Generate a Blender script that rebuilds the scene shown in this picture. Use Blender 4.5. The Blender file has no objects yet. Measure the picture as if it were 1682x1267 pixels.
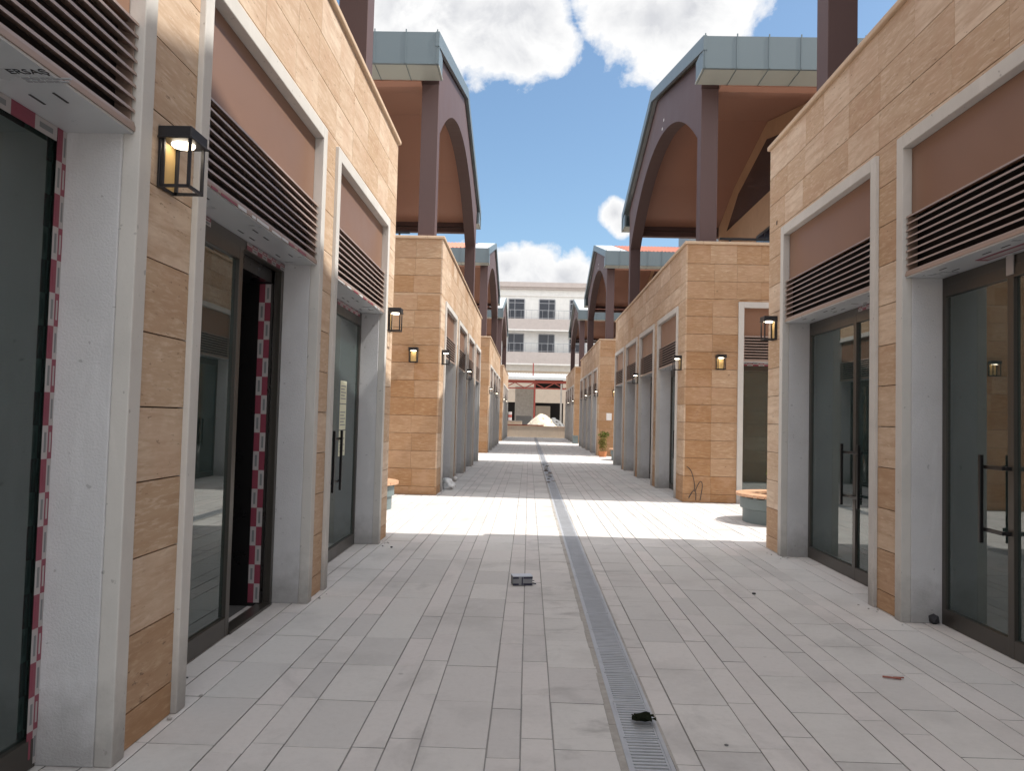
import bpy, bmesh, math, random
from mathutils import Vector, Matrix, noise as mnoise
random.seed(7)
R = math.radians
scene = bpy.context.scene
COL = scene.collection
XL, XR = -1.847, 3.135          # planes of the two alley facades
ZW = 5.25                       # wall top (coping above)

# ------------------------------------------------------------------ helpers
class MB:
    """collects shapes; build() links them as ONE mesh object"""
    def __init__(s, T=None):
        s.v = []; s.f = []; s.m = []; s.c = []; s.T = T
    def add(s, verts, faces, m=0, col=(.5, .5, .5)):
        b = len(s.v); T = s.T
        vs = [T(*p) for p in verts] if T else [tuple(p) for p in verts]
        # orientation: make sure closed shapes face outwards
        vol = 0.0
        for f in faces:
            a = Vector(vs[f[0]])
            for i in range(1, len(f) - 1):
                vol += a.dot(Vector(vs[f[i]]).cross(Vector(vs[f[i + 1]])))
        flip = s.closed and vol < 0
        s.v += vs
        for f in faces:
            f = tuple(b + i for i in f)
            s.f.append(f[::-1] if flip else f); s.m.append(m); s.c.append(col)
    closed = True
    def box(s, x0, x1, y0, y1, z0, z1, m=0, col=(.5, .5, .5)):
        # a local origin keeps the orientation test exact for any mapped position
        v = [(x0, y0, z0), (x1, y0, z0), (x1, y1, z0), (x0, y1, z0), (x0, y0, z1), (x1, y0, z1), (x1, y1, z1), (x0, y1, z1)]
        f = [(0, 3, 2, 1), (4, 5, 6, 7), (0, 1, 5, 4), (1, 2, 6, 5), (2, 3, 7, 6), (3, 0, 4, 7)]
        s.add(v, f, m, col)
    def obox(s, c, ax, ay, az, m=0, col=(.5, .5, .5)):
        c, ax, ay, az = Vector(c), Vector(ax), Vector(ay), Vector(az)
        v = [c + a * ax + b * ay + d * az for d in (-1, 1) for a, b in ((-1, -1), (1, -1), (1, 1), (-1, 1))]
        s.add([tuple(p) for p in v], [(0, 3, 2, 1), (4, 5, 6, 7), (0, 1, 5, 4), (1, 2, 6, 5), (2, 3, 7, 6), (3, 0, 4, 7)], m, col)
    def bar(s, a, b, r, m=0, n=8, col=(.5, .5, .5)):
        a, b = Vector(a), Vector(b); d = (b - a).normalized()
        u = d.orthogonal().normalized(); w = d.cross(u)
        ring = [(math.cos(2 * math.pi * i / n) * u + math.sin(2 * math.pi * i / n) * w) * r for i in range(n)]
        v = [tuple(a + p) for p in ring] + [tuple(b + p) for p in ring]
        f = [(i, (i + 1) % n, n + (i + 1) % n, n + i) for i in range(n)] + [tuple(range(n - 1, -1, -1)), tuple(range(n, 2 * n))]
        s.add(v, f, m, col)
    def sheet(s, v, f, m=0, col=(.5, .5, .5)):
        c = s.closed; s.closed = False; s.add(v, f, m, col); s.closed = c
    def prism(s, poly, x0, x1, m=0, col=(.5, .5, .5)):
        """poly in (y,z), extruded along x"""
        n = len(poly)
        v = [(x0, p[0], p[1]) for p in poly] + [(x1, p[0], p[1]) for p in poly]
        f = [tuple(range(n - 1, -1, -1)), tuple(range(n, 2 * n))] + [(i, (i + 1) % n, n + (i + 1) % n, n + i) for i in range(n)]
        s.add(v, f, m, col)
    def lathe(s, prof, c, n=40, m=0, a0=0, a1=2 * math.pi, col=(.5, .5, .5)):
        """closed profile in (r,z) turned about a vertical axis"""
        k = len(prof); v = []; f = []
        for i in range(n):
            t = 2 * math.pi * i / n
            v += [(c[0] + r * math.cos(t), c[1] + r * math.sin(t), c[2] + z) for r, z in prof]
        for i in range(n):
            j = (i + 1) % n
            f += [(i * k + q, j * k + q, j * k + (q + 1) % k, i * k + (q + 1) % k) for q in range(k)]
        s.add(v, f, m, col)
    def build(s, name, mats, parent=None, bevel=0, smooth=False):
        me = bpy.data.meshes.new(name)
        me.from_pydata(s.v, [], s.f)
        if not isinstance(mats, (list, tuple)): mats = [mats]
        for m in mats: me.materials.append(m)
        me.polygons.foreach_set('material_index', s.m)
        at = me.color_attributes.new('tone', 'FLOAT_COLOR', 'CORNER')
        buf = []
        for f, c in zip(s.f, s.c): buf += [c[0], c[1], c[2], 1.0] * len(f)
        at.data.foreach_set('color', buf)
        if smooth: me.polygons.foreach_set('use_smooth', [True] * len(me.polygons))
        me.update()
        o = bpy.data.objects.new(name, me); COL.objects.link(o)
        if parent is not None: o.parent = parent
        if bevel:
            md = o.modifiers.new('bevel', 'BEVEL'); md.width = bevel; md.segments = 2
            md.limit_method = 'ANGLE'; md.angle_limit = R(40)
        return o

def tag(o, label=None, cat=None, group=None, kind=None):
    if label: o['label'] = label
    if cat: o['category'] = cat
    if group: o['group'] = group
    if kind: o['kind'] = kind
    return o
def empty(name, loc=(0, 0, 0), rz=0):
    o = bpy.data.objects.new(name, None); COL.objects.link(o)
    o.location = loc; o.rotation_euler = (0, 0, rz); o.empty_display_size = .2
    return o
def copy_tree(o, parent=None):
    c = o.copy(); COL.objects.link(c); c.parent = parent
    for ch in list(o.children): copy_tree(ch, c)
    return c

# ------------------------------------------------------------------ materials
class NT:
    def __init__(s, m):
        m.use_nodes = True; s.t = m.node_tree; s.t.nodes.clear()
    def n(s, k, **kw):
        nd = s.t.nodes.new(k)
        for a, b in kw.items():
            if a.startswith('i_'):
                key = a[2:]; key = int(key) if key.isdigit() else key.replace('_', ' ')
                nd.inputs[key].default_value = b
            else: setattr(nd, a, b)
        return nd
    def l(s, a, b): s.t.links.new(a, b)
    def math(s, op, a, b=None, c=None, clamp=False):
        nd = s.n('ShaderNodeMath', operation=op, use_clamp=clamp)
        for i, x in enumerate((a, b, c)):
            if x is None: continue
            if isinstance(x, (int, float)): nd.inputs[i].default_value = x
            else: s.l(x, nd.inputs[i])
        return nd.outputs[0]
    def vmath(s, op, a, b):
        nd = s.n('ShaderNodeVectorMath', operation=op)
        for i, x in enumerate((a, b)):
            if isinstance(x, (tuple, list)): nd.inputs[i].default_value = x
            else: s.l(x, nd.inputs[i])
        return nd
    def mix(s, f, a, b, blend='MIX'):
        nd = s.n('ShaderNodeMix', data_type='RGBA', blend_type=blend)
        for sock, x in ((nd.inputs['Factor'], f), (nd.inputs['A'], a), (nd.inputs['B'], b)):
            if isinstance(x, (int, float)): sock.default_value = x
            elif isinstance(x, (tuple, list)): sock.default_value = (*x[:3], 1)
            else: s.l(x, sock)
        return nd.outputs['Result']
    def ramp(s, f, stops):
        nd = s.n('ShaderNodeValToRGB'); e = nd.color_ramp.elements
        while len(e) < len(stops): e.new(.5)
        for el, (p, c) in zip(e, stops):
            el.position = p; el.color = (*c, 1) if isinstance(c, (tuple, list)) else (c, c, c, 1)
        s.l(f, nd.inputs[0]); return nd.outputs[0]
    def noise(s, vec=None, scale=5, detail=4, rough=.55, dist=0):
        nd = s.n('ShaderNodeTexNoise'); nd.inputs['Scale'].default_value = scale
        nd.inputs['Detail'].default_value = detail; nd.inputs['Roughness'].default_value = rough
        nd.inputs['Distortion'].default_value = dist
        if vec is not None: s.l(vec, nd.inputs['Vector'])
        return nd.outputs['Fac']
    def pos(s): return s.n('ShaderNodeNewGeometry').outputs['Position']
    def attr(s):
        a = s.n('ShaderNodeAttribute', attribute_name='tone'); sp = s.n('ShaderNodeSeparateColor')
        s.l(a.outputs['Color'], sp.inputs[0]); return sp.outputs
    def bump(s, h, strength=.3, dist=.01):
        nd = s.n('ShaderNodeBump'); nd.inputs['Strength'].default_value = strength
        nd.inputs['Distance'].default_value = dist; s.l(h, nd.inputs['Height']); return nd.outputs[0]
    def out(s, col=None, rough=.6, metal=0, normal=None, spec=.5, shader=None):
        o = s.n('ShaderNodeOutputMaterial')
        if shader is not None: s.l(shader, o.inputs[0]); return
        p = s.n('ShaderNodeBsdfPrincipled')
        for key, x in (('Base Color', col), ('Roughness', rough), ('Metallic', metal), ('Specular IOR Level', spec)):
            sock = p.inputs[key]
            if isinstance(x, (tuple, list)): sock.default_value = (*x[:3], 1)
            elif isinstance(x, (int, float)): sock.default_value = x
            else: s.l(x, sock)
        if normal is not None: s.l(normal, p.inputs['Normal'])
        s.l(p.outputs[0], o.inputs[0])
def mat(name):
    m = bpy.data.materials.new(name); return m, NT(m)

def m_plain(name, col, rough=.6, metal=0, var=.12, scale=6, bump=0, bscale=60, spec=.5):
    m, t = mat(name); p = t.pos()
    a = t.noise(p, scale, 5); b = t.noise(p, scale * .17, 3)
    k = t.math('ADD', t.math('MULTIPLY', t.math('SUBTRACT', a, .5), var * 2), t.math('MULTIPLY', t.math('SUBTRACT', b, .5), var * 2))
    k = t.math('ADD', k, 1.0)
    cc = t.n('ShaderNodeCombineColor')
    for i in range(3): t.l(k, cc.inputs[i])
    c = t.mix(1.0, col, cc.outputs[0], 'MULTIPLY')
    rr = t.math('ADD', rough, t.math('MULTIPLY', t.math('SUBTRACT', a, .5), .18))
    nm = t.bump(t.noise(p, bscale, 4), bump, .004) if bump else None
    t.out(c, rr, metal, nm, spec); return m

def m_travertine():
    m, t = mat('travertine'); p = t.pos(); A = t.attr()
    off = t.n('ShaderNodeCombineXYZ')
    t.l(t.math('MULTIPLY', A[1], 71.0), off.inputs[0]); t.l(t.math('MULTIPLY', A[1], 37.0), off.inputs[2])
    base = t.vmath('ADD', p, off.outputs[0]).outputs[0]
    band = t.noise(t.vmath('MULTIPLY', base, (1.6, 1.6, 13)).outputs[0], 1.0, 6, .62, .5)
    fine = t.noise(t.vmath('MULTIPLY', base, (8, 8, 52)).outputs[0], 1.0, 5, .6, .25)
    blot = t.noise(base, 2.4, 4, .6)
    pale, mid, warm = (.70, .56, .43), (.50, .345, .22), (.36, .19, .085)
    c = t.mix(A[2], t.mix(A[0], mid, pale), t.mix(A[0], warm, mid))
    c = t.mix(t.math('MULTIPLY', t.ramp(band, [(.40, 0.), (.64, 1.)]), .62), c, t.mix(A[2], (.42, .27, .165), (.32, .165, .075)))
    c = t.mix(t.math('MULTIPLY', t.ramp(fine, [(.5, 0.), (.68, 1.)]), .5), c, t.mix(A[2], (.74, .61, .48), (.55, .37, .21)))
    c = t.mix(t.math('MULTIPLY', t.ramp(blot, [(.48, 0.), (.66, 1.)]), .42), c, (.5, .32, .21))
    # pits: short dark voids lying along the bedding
    pit = t.noise(t.vmath('MULTIPLY', base, (14, 14, 55)).outputs[0], 1.0, 3, .6)
    pm = t.ramp(pit, [(.635, 0.), (.69, 1.)])
    gate = t.ramp(t.noise(t.vmath('MULTIPLY', base, (1.6, 1.6, 7)).outputs[0], 1.0, 2), [(.47, 0.), (.6, 1.)])
    pm = t.math('MULTIPLY', pm, gate)
    c = t.mix(t.math('MULTIPLY', pm, .75), c, (.16, .1, .06))
    h = t.math('SUBTRACT', t.math('MULTIPLY', fine, .25), pm)
    t.out(c, .62, 0, t.bump(h, .35, .004), .35); return m

def m_paving():
    m, t = mat('concrete_paver'); p = t.pos(); A = t.attr()
    c = t.mix(A[2], (.60, .585, .565), (.62, .585, .57))
    c = t.mix(t.math('MULTIPLY', A[0], .75), c, (.50, .485, .475))
    n1 = t.noise(p, 1.1, 6, .62); n2 = t.noise(p, 26, 5, .65); n3 = t.noise(p, 170, 2)
    c = t.mix(t.math('MULTIPLY', t.ramp(n1, [(.50, 0.), (.72, 1.)]), .5), c, (.36, .345, .335))
    c = t.mix(t.math('MULTIPLY', t.ramp(n2, [(.5, 0.), (.75, 1.)]), .22), c, (.40, .385, .37))
    c = t.mix(t.math('MULTIPLY', t.ramp(n2, [(.25, 1.), (.42, 0.)]), .2), c, (.72, .70, .68))
    c = t.mix(t.math('MULTIPLY', t.ramp(n3, [(.62, 0.), (.72, 1.)]), .22), c, (.30, .29, .28))
    # grubby scuffs beside the drain, spilled while the channel was fitted
    sx = t.n('ShaderNodeSeparateXYZ'); t.l(p, sx.inputs[0])
    near = t.ramp(t.math('ABSOLUTE', t.math('SUBTRACT', sx.outputs[0], .55)), [(.1, 1.), (.75, 0.)])
    sc = t.ramp(t.noise(t.vmath('MULTIPLY', p, (1.2, 2.6, 1)).outputs[0], 1.3, 5, .6, .6), [(.54, 0.), (.68, 1.)])
    c = t.mix(t.math('MULTIPLY', t.math('MULTIPLY', near, sc), .55), c, (.22, .21, .21))
    vo = t.n('ShaderNodeTexVoronoi'); vo.inputs['Scale'].default_value = 2.6; t.l(p, vo.inputs['Vector'])
    gum = t.math('MULTIPLY', t.ramp(vo.outputs['Distance'], [(.03, 1.), (.055, 0.)]), t.ramp(t.noise(p, 1.7, 2), [(.5, 0.), (.62, 1.)]))
    c = t.mix(t.math('MULTIPLY', gum, .5), c, (.2, .19, .185))
    drk = t.ramp(t.noise(t.vmath('MULTIPLY', p, (1.5, .9, 1)).outputs[0], .9, 6, .65, 1.0), [(.58, 0.), (.74, 1.)])
    c = t.mix(t.math('MULTIPLY', drk, .38), c, (.25, .24, .235))
    rg = t.math('ADD', .62, t.math('MULTIPLY', n2, .2))
    t.out(c, rg, 0, t.bump(t.math('ADD', n2, t.math('MULTIPLY', n3, .5)), .12, .004), .35); return m

def m_plaster(name, col, grime=True, bump=.25):
    m, t = mat(name); p = t.pos()
    n1 = t.noise(p, 2.2, 5, .6); n2 = t.noise(p, 90, 4, .6)
    c = t.mix(t.math('MULTIPLY', t.ramp(n1, [(.45, 0.), (.75, 1.)]), .35), col, tuple(x * .72 for x in col))
    c = t.mix(t.math('MULTIPLY', t.ramp(n2, [(.6, 0.), (.75, 1.)]), .2), c, tuple(x * .55 for x in col))
    ch = t.math('MULTIPLY', t.ramp(t.noise(p, 23, 2, .5), [(.715, 0.), (.74, 1.)]), .5)     # knocks and smears
    c = t.mix(ch, c, tuple(x * .42 for x in col))
    sm = t.ramp(t.noise(t.vmath('MULTIPLY', p, (2.5, 2.5, .7)).outputs[0], 1.6, 5, .65, .8), [(.56, 0.), (.70, 1.)])
    c = t.mix(t.math('MULTIPLY', sm, .3), c, tuple(min(1, x * 1.25) for x in col))
    if grime:   # splashed dirt at the foot, with a ragged edge
        sx = t.n('ShaderNodeSeparateXYZ'); t.l(p, sx.inputs[0])
        e = t.math('ADD', sx.outputs[2], t.math('MULTIPLY', t.math('SUBTRACT', t.noise(p, 7, 5, .65), .5), .5))
        c = t.mix(t.math('MULTIPLY', t.ramp(e, [(.04, 1.), (.42, 0.)]), .62), c, (.22, .21, .20))
    t.out(c, .85, 0, t.bump(n2, bump, .004), .2); return m

def m_glass():
    m, t = mat('tinted_glass')
    tr = t.n('ShaderNodeBsdfTransparent'); tr.inputs[0].default_value = (.50, .55, .545, 1)
    gl = t.n('ShaderNodeBsdfGlossy'); gl.inputs['Roughness'].default_value = 0.0; gl.inputs[0].default_value = (.93, .96, .95, 1)
    fr = t.n('ShaderNodeFresnel'); fr.inputs[0].default_value = 2.1
    df = t.n('ShaderNodeBsdfDiffuse'); df.inputs[0].default_value = (.17, .28, .27, 1)
    # thin film of building dust
    mx0 = t.n('ShaderNodeMixShader'); t.l(t.math('MULTIPLY', t.ramp(t.noise(t.pos(), 3, 5, .65), [(.25, .5), (.8, 1.)]), .2), mx0.inputs[0])
    t.l(tr.outputs[0], mx0.inputs[1]); t.l(df.outputs[0], mx0.inputs[2])
    mx = t.n('ShaderNodeMixShader'); t.l(fr.outputs[0], mx.inputs[0]); t.l(mx0.outputs[0], mx.inputs[1]); t.l(gl.outputs[0], mx.inputs[2])
    t.out(shader=mx.outputs[0]); return m

def m_emit(name, col, s):
    m, t = mat(name); e = t.n('ShaderNodeEmission'); e.inputs[0].default_value = (*col, 1); e.inputs[1].default_value = s
    t.out(shader=e.outputs[0]); return m

def m_wood():
    m, t = mat('bench_wood'); p = t.pos(); A = t.attr()
    g = t.noise(t.vmath('MULTIPLY', p, (8, 8, 30)).outputs[0], 2.0, 5, .6)
    c = t.mix(g, (.56, .32, .19), (.68, .44, .29)); c = t.mix(t.math('MULTIPLY', A[0], .4), c, (.46, .24, .14))
    t.out(c, .5, 0, t.bump(g, .15, .003)); return m

def m_leaf(name, a, b):
    m, t = mat(name); A = t.attr(); c = t.mix(A[0], a, b)
    d = t.n('ShaderNodeBsdfDiffuse'); t.l(c, d.inputs[0]); tr = t.n('ShaderNodeBsdfTranslucent'); t.l(c, tr.inputs[0])
    x = t.n('ShaderNodeMixShader'); x.inputs[0].default_value = .3; t.l(d.outputs[0], x.inputs[1]); t.l(tr.outputs[0], x.inputs[2])
    t.out(shader=x.outputs[0]); return m

M = {}
M['stone'] = m_travertine()
M['cope'] = m_plain('coping_stone', (.58, .43, .30), .65, var=.12, scale=9, bump=.2)
M['core'] = m_plain('wall_core', (.13, .10, .08), .9)
M['trim'] = m_plaster('white_surround', (.60, .58, .55), bump=.2)
M['reveal'] = m_plaster('plaster_reveal', (.60, .60, .615), bump=1.0)
M['bronze'] = m_plain('bronze_panel', (.28, .163, .112), .36, .25, var=.05, scale=2)
M['slat'] = m_plain('louvre_slat', (.36, .27, .23), .38, .1, var=.05)
M['dark'] = m_plain('dark_void', (.025, .02, .02), .8)
M['film'] = m_plain('protective_film', (.58, .60, .62), .3, var=.1, scale=5)
M['filmink'] = m_plain('printed_ink', (.03, .03, .035), .6)
M['filmgrey'] = m_plain('faint_print', (.36, .37, .39), .6)
M['frame'] = m_plain('anodised_frame', (.075, .068, .06), .33, .45, var=.06)
M['handle'] = m_plain('black_handle', (.018, .017, .018), .3, .4)
M['glass'] = m_glass()
M['tred'] = m_plain('tape_red', (.25, .05, .08), .4, var=.12)
M['twhite'] = m_plain('tape_white', (.44, .41, .41), .4, var=.08)
M['tgrey'] = m_plain('tape_grey_print', (.20, .21, .22), .5)
M['steel'] = m_plain('brown_steel', (.11, .07, .068), .6, .0, var=.07, scale=1.5, spec=.3)
M['ceil'] = m_plain('brown_ceiling', (.41, .215, .155), .7, var=.05, scale=1.2)
M['zinc'] = m_plain('grey_metal_cladding', (.13, .168, .185), .42, .15, var=.05, scale=1.5)
M['zincs'] = m_plain('metal_soffit', (.40, .43, .40), .45, .2, var=.06)
M['zinctop'] = m_plain('pale_metal_flashing', (.62, .64, .65), .4, .3, var=.05)
M['tile'] = m_plain('roof_tile', (.46, .17, .11), .7, var=.2, scale=9)
M['stucco'] = m_plaster('ochre_stucco', (.50, .33, .215), False, .3)
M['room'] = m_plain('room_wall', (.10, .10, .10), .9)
M['black'] = m_plain('lantern_metal', (.028, .028, .032), .42, .3)
M['led'] = m_emit('lamp_light', (1, .86, .66), 6)
M['amber'] = m_plain('glow_tinted_plate', (.58, .40, .17), .45, .0)  # amber colour stands in for warm lamplight on the plate
M['paver'] = m_paving()
M['grout'] = m_plain('grout', (.30, .29, .28), .95, var=.2, scale=20)
M['ground'] = m_plain('dusty_ground', (.54, .50, .45), .95, var=.18, scale=1.2, bump=.3, bscale=8)
M['galv'] = m_plain('galvanised_grate', (.44, .455, .485), .5, .25, var=.18, scale=12)
M['conc'] = m_plain('rough_concrete', (.37, .35, .325), .9, var=.3, scale=22, bump=.6, bscale=90)
M['wood'] = m_wood()
M['teal'] = m_plain('teal_paint', (.15, .19, .195), .5, var=.14, scale=5)
M['soil'] = m_plain('planter_soil', (.07, .05, .035), .95)
M['white'] = m_plaster('white_render', (.70, .70, .68), False, .15)
M['grey'] = m_plaster('warm_grey_render', (.43, .385, .365), False, .15)
M['beige'] = m_plaster('beige_render', (.56, .48, .40), False, .15)
M['palestone'] = m_plaster('pale_wall_stone', (.72, .61, .49), False, .15)
M['wframe'] = m_plain('window_frame', (.30, .31, .33), .4)
M['wglass'] = m_plain('dark_window', (.022, .025, .035), .12, var=.1)
M['redsteel'] = m_plain('red_primer_steel', (.30, .065, .05), .55, var=.15)
M['rubble'] = m_plain('pale_rubble', (.62, .55, .45), .95, var=.25, scale=5, bump=.7, bscale=14)
M['gravel'] = m_plain('grey_gravel', (.17, .17, .17), .95, var=.25, scale=9, bump=.7, bscale=25)
M['carton'] = m_plain('grey_carton', (.23, .235, .25), .7, var=.12, scale=14)
M['cartonlid'] = m_plain('pale_carton_top', (.56, .60, .68), .6, var=.08, scale=14)
M['navy'] = m_plain('dark_edge_print', (.02, .02, .045), .6)
M['paper'] = m_plain('yellowed_paper', (.66, .66, .50), .7, var=.08)
M['whitepaper'] = m_plain('white_paper', (.80, .79, .78), .7, var=.04)
M['plastic'] = m_plain('milky_plastic', (.70, .71, .72), .35, var=.08)
M['leafg'] = m_leaf('shrub_leaf', (.04, .085, .02), (.13, .17, .035))
M['leafy'] = m_leaf('yellow_leaf', (.16, .16, .05), (.26, .22, .08))
M['leafd'] = m_leaf('dry_leaf', (.012, .014, .01), (.03, .035, .02))
M['flower'] = m_plain('red_flower', (.50, .05, .05), .6)
M['clay'] = m_plain('clay_pot', (.50, .20, .08), .7)
M['bark'] = m_plain('twig_bark', (.12, .08, .055), .9)
M['redwood'] = m_plain('reddish_splinter', (.27, .10, .075), .8)

# ------------------------------------------------------------------ facade builder
COURSES = [0.0] + [0.17 + .36 * k for k in range(15)]
COURSES[-1] = ZW
BIAS = 0.0; PALE = 1.0
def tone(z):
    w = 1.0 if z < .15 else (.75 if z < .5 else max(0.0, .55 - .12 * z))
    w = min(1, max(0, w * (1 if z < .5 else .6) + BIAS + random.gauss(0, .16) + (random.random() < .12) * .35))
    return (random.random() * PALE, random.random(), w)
def clad(mb, u0, u1, holes, thick=.03, wt=.62, first=None):
    """stone slabs with open joints; holes = [(a,b,zbot,ztop)] left out"""
    zs = list(COURSES)
    for a, b, z0, z1 in holes:
        for z in (z0, z1):
            if z > .02 and all(abs(z - q) > .03 for q in zs): zs.append(z)
    zs.sort()
    real = set(COURSES)
    for z0, z1 in zip(zs[:-1], zs[1:]):
        zm = (z0 + z1) / 2
        spans = [(u0, u1)]
        for a, b, h0, h1 in holes:
            if h0 < zm < h1:
                nxt = []
                for p, q in spans:
                    if b <= p or a >= q: nxt.append((p, q)); continue
                    if a > p: nxt.append((p, a))
                    if b < q: nxt.append((b, q))
                spans = nxt
        # a course cut by an opening head keeps its joint only where it is real
        g0 = .0035 if z0 in real else 0.0004
        g1 = .0035 if z1 in real else 0.0004
        for p, q in spans:
            if q - p < .03: continue
            n = max(1, round((q - p) / wt)); e = [p + (q - p) * i / n for i in range(n + 1)]
            if n > 2:
                for i in range(1, n): e[i] += random.uniform(-.05, .05)
            for a, b in zip(e[:-1], e[1:]):
                d = random.uniform(0, .0012)
                mb.box(a + .0013, b - .0013, z0 + g0, z1 - g1, d, thick, 0, tone(z0))
def core(mb, u0, u1, holes, w0=.031, w1=.30, top=ZW):
    us = sorted({u0, u1, *[h[0] for h in holes], *[h[1] for h in holes]})
    for a, b in zip(us[:-1], us[1:]):
        m = (a + b) / 2; hz = [h for h in holes if h[0] < m < h[1]]
        if not hz: mb.box(a, b, 0, top - .002, w0, w1)
        else:
            mb.box(a, b, hz[0][3], top - .002, w0, w1)
            if hz[0][2] > .05: mb.box(a, b, 0, hz[0][2], w0, w1)
def tape(mb, a, b, v0, v1, w, along='v', L=.15, ph=0, twoside=True):
    """checkered red/white tape on a face; a..b across, v0..v1 along"""
    n = max(1, round((v1 - v0) / L)); L = (v1 - v0) / n
    cols = [(a, (a + b) / 2 + (b - a) * .06), ((a + b) / 2 + (b - a) * .06, b)] if twoside else [(a, b)]
    for ci, (p, q) in enumerate(cols):
        for i in range(n):
            red = (i + ci + ph) % 2 == 0
            s, e = v0 + i * L, v0 + (i + 1) * L
            def bx(p, q, s, e, k, m):
                if along == 'v': mb.box(p, q, s, e, w - k, w, m)
                elif along == 'u': mb.box(s, e, p, q, w - k, w, m)
            bx(p, q, s, e, .0015, 0 if red else 1)
            dp, ds = (q - p) * .32, L * .2
            bx(p + dp, q - dp, s + ds, e - ds, .0025, 1 if red and ci else (2 if not red else 0))

def opening(T, root, u0, u1, depth=.30, stiles=(), handles=(), gap=None, slim=False):
    """one shop opening: white surround, sign panel, louvre with soffit, glazed door frame"""
    tw = .11
    a, b = u0 + tw, u1 - tw
    mb = MB(T)                                       # surround, front flange + plaster returns
    for p, q in ((u0, a), (b, u1)):
        mb.box(p, q, 0, 4.08, -.032, .05, 0)
    mb.box(a, b, 3.965, 4.08, -.032, .05, 0)
    mb.box(u0 + .0, a + .004, 0, 3.96, .05, depth + .12, 1); mb.box(b - .004, u1, 0, 3.96, .05, depth + .12, 1)
    mb.build('door_surround', [M['trim'], M['reveal']], root, bevel=.006)
    mb = MB(T); mb.box(a + .004, b - .004, 3.385, 3.965, .045, .075); pn = mb.build('sign_panel', M['bronze'], root, bevel=.003)
    mb = MB(T)                                       # louvre: raked slats before a dark cavity
    n = 9; z0, z1 = 2.885, 3.38
    for i in range(n):
        z = z0 + .03 + (z1 - z0 - .03) * i / (n - 1) - .012
        mb.prism_uvw = None
        v = [(a + .005, z - .004, -.005), (a + .005, z + .012, -.002), (a + .005, z + .040, .062), (a + .005, z + .030, .066)]
        vv = v + [(b - .005, y, w) for _, y, w in v]
        mb.add(vv, [(3, 2, 1, 0), (4, 5, 6, 7), (0, 1, 5, 4), (1, 2, 6, 5), (2, 3, 7, 6), (3, 0, 4, 7)], 0)
    mb.box(a + .004, b - .004, z0 - .012, z0 + .012, -.008, .07, 0)
    mb.box(a + .004, b - .004, z0, z1 + .005, .09, .11, 1)
    for p in (a + .012, b - .022): mb.box(p, p + .01, z0, z1, .01, .085, 0)
    lv = mb.build('louvre', [M['slat'], M['dark']], root)
    mb = MB(T); mb.box(a + .005, b - .005, 2.862, 2.872, .0, depth + .05, 0)
    for q in (a + .22, (a + b) / 2 - .1, (a + b) / 2 + .12, b - .45):     # slots in the filmed sheet
        mb.box(q, q + .10, 2.8595, 2.863, .09, .10, 1); mb.box(q + .02, q + .12, 2.8595, 2.863, .20, .21, 1)
    so = mb.build('soffit', [M['film'], M['filmink']], lv)
    # door frame
    w0, w1 = depth, depth + .06
    mb = MB(T)
    st = [a + .03] + sorted(stiles) + [b - .03]
    fs, zh = (.028, 2.83) if slim else (.06, 2.79)
    mb.box(a + .0045, a + fs, .0, 2.86, w0, w1); mb.box(b - fs, b - .0045, .0, 2.86, w0, w1)
    mb.box(a + fs, b - fs, zh, 2.86, w0, w1)
    gaps = [gap] if gap else []
    for s in stiles: mb.box(s - .035, s + .035, .004, 2.79, w0 - .006, w1)
    panes = []
    for p, q in zip(st[:-1], st[1:]):
        p2, q2 = (p - .002, q + .002) if slim else (p + .034, q - .034)
        if gap and gap[0] <= (p + q) / 2 <= gap[1]:
            mb.box(p2, q2, -.002, .022, w0 - .02, w1 + .03); continue
        mb.box(p2 - .002, q2 + .002, .004, .135, w0 - .004, w1); (slim or mb.box(p2 - .002, q2 + .002, 2.70, 2.79, w0 - .004, w1))
        panes.append((p2, q2))
    df = mb.build('door_frame', M['frame'], root, bevel=.003)
    mb = MB(T)
    for p, q in panes: mb.box(p - .005, q + .005, .13, 2.835 if slim else 2.705, w0 + .02, w0 + .028)
    mb.build('glass_pane', M['glass'], df)
    for h in handles:
        hb = MB(T)
        hb.box(h - .014, h + .014, .77, 1.42, w0 - .095, w0 - .067)
        sg = (min(st, key=lambda x: abs(x - h)) - h) / 2.4
        for z in (.87, 1.33): hb.box(min(h - .012, h + sg * 2.4), max(h + .012, h + sg * 2.4), z - .014, z + .014, w0 - .067, w0 - .045); hb.box(h + sg * 2.4 - .012, h + sg * 2.4 + .012, z - .014, z + .014, w0 - .046, w0 - .004)
        hb.build('door_handle', M['handle'], df, bevel=.004)
    return dict(frame=df, soffit=so, a=a, b=b, louvre=lv, panel=pn)

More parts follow.
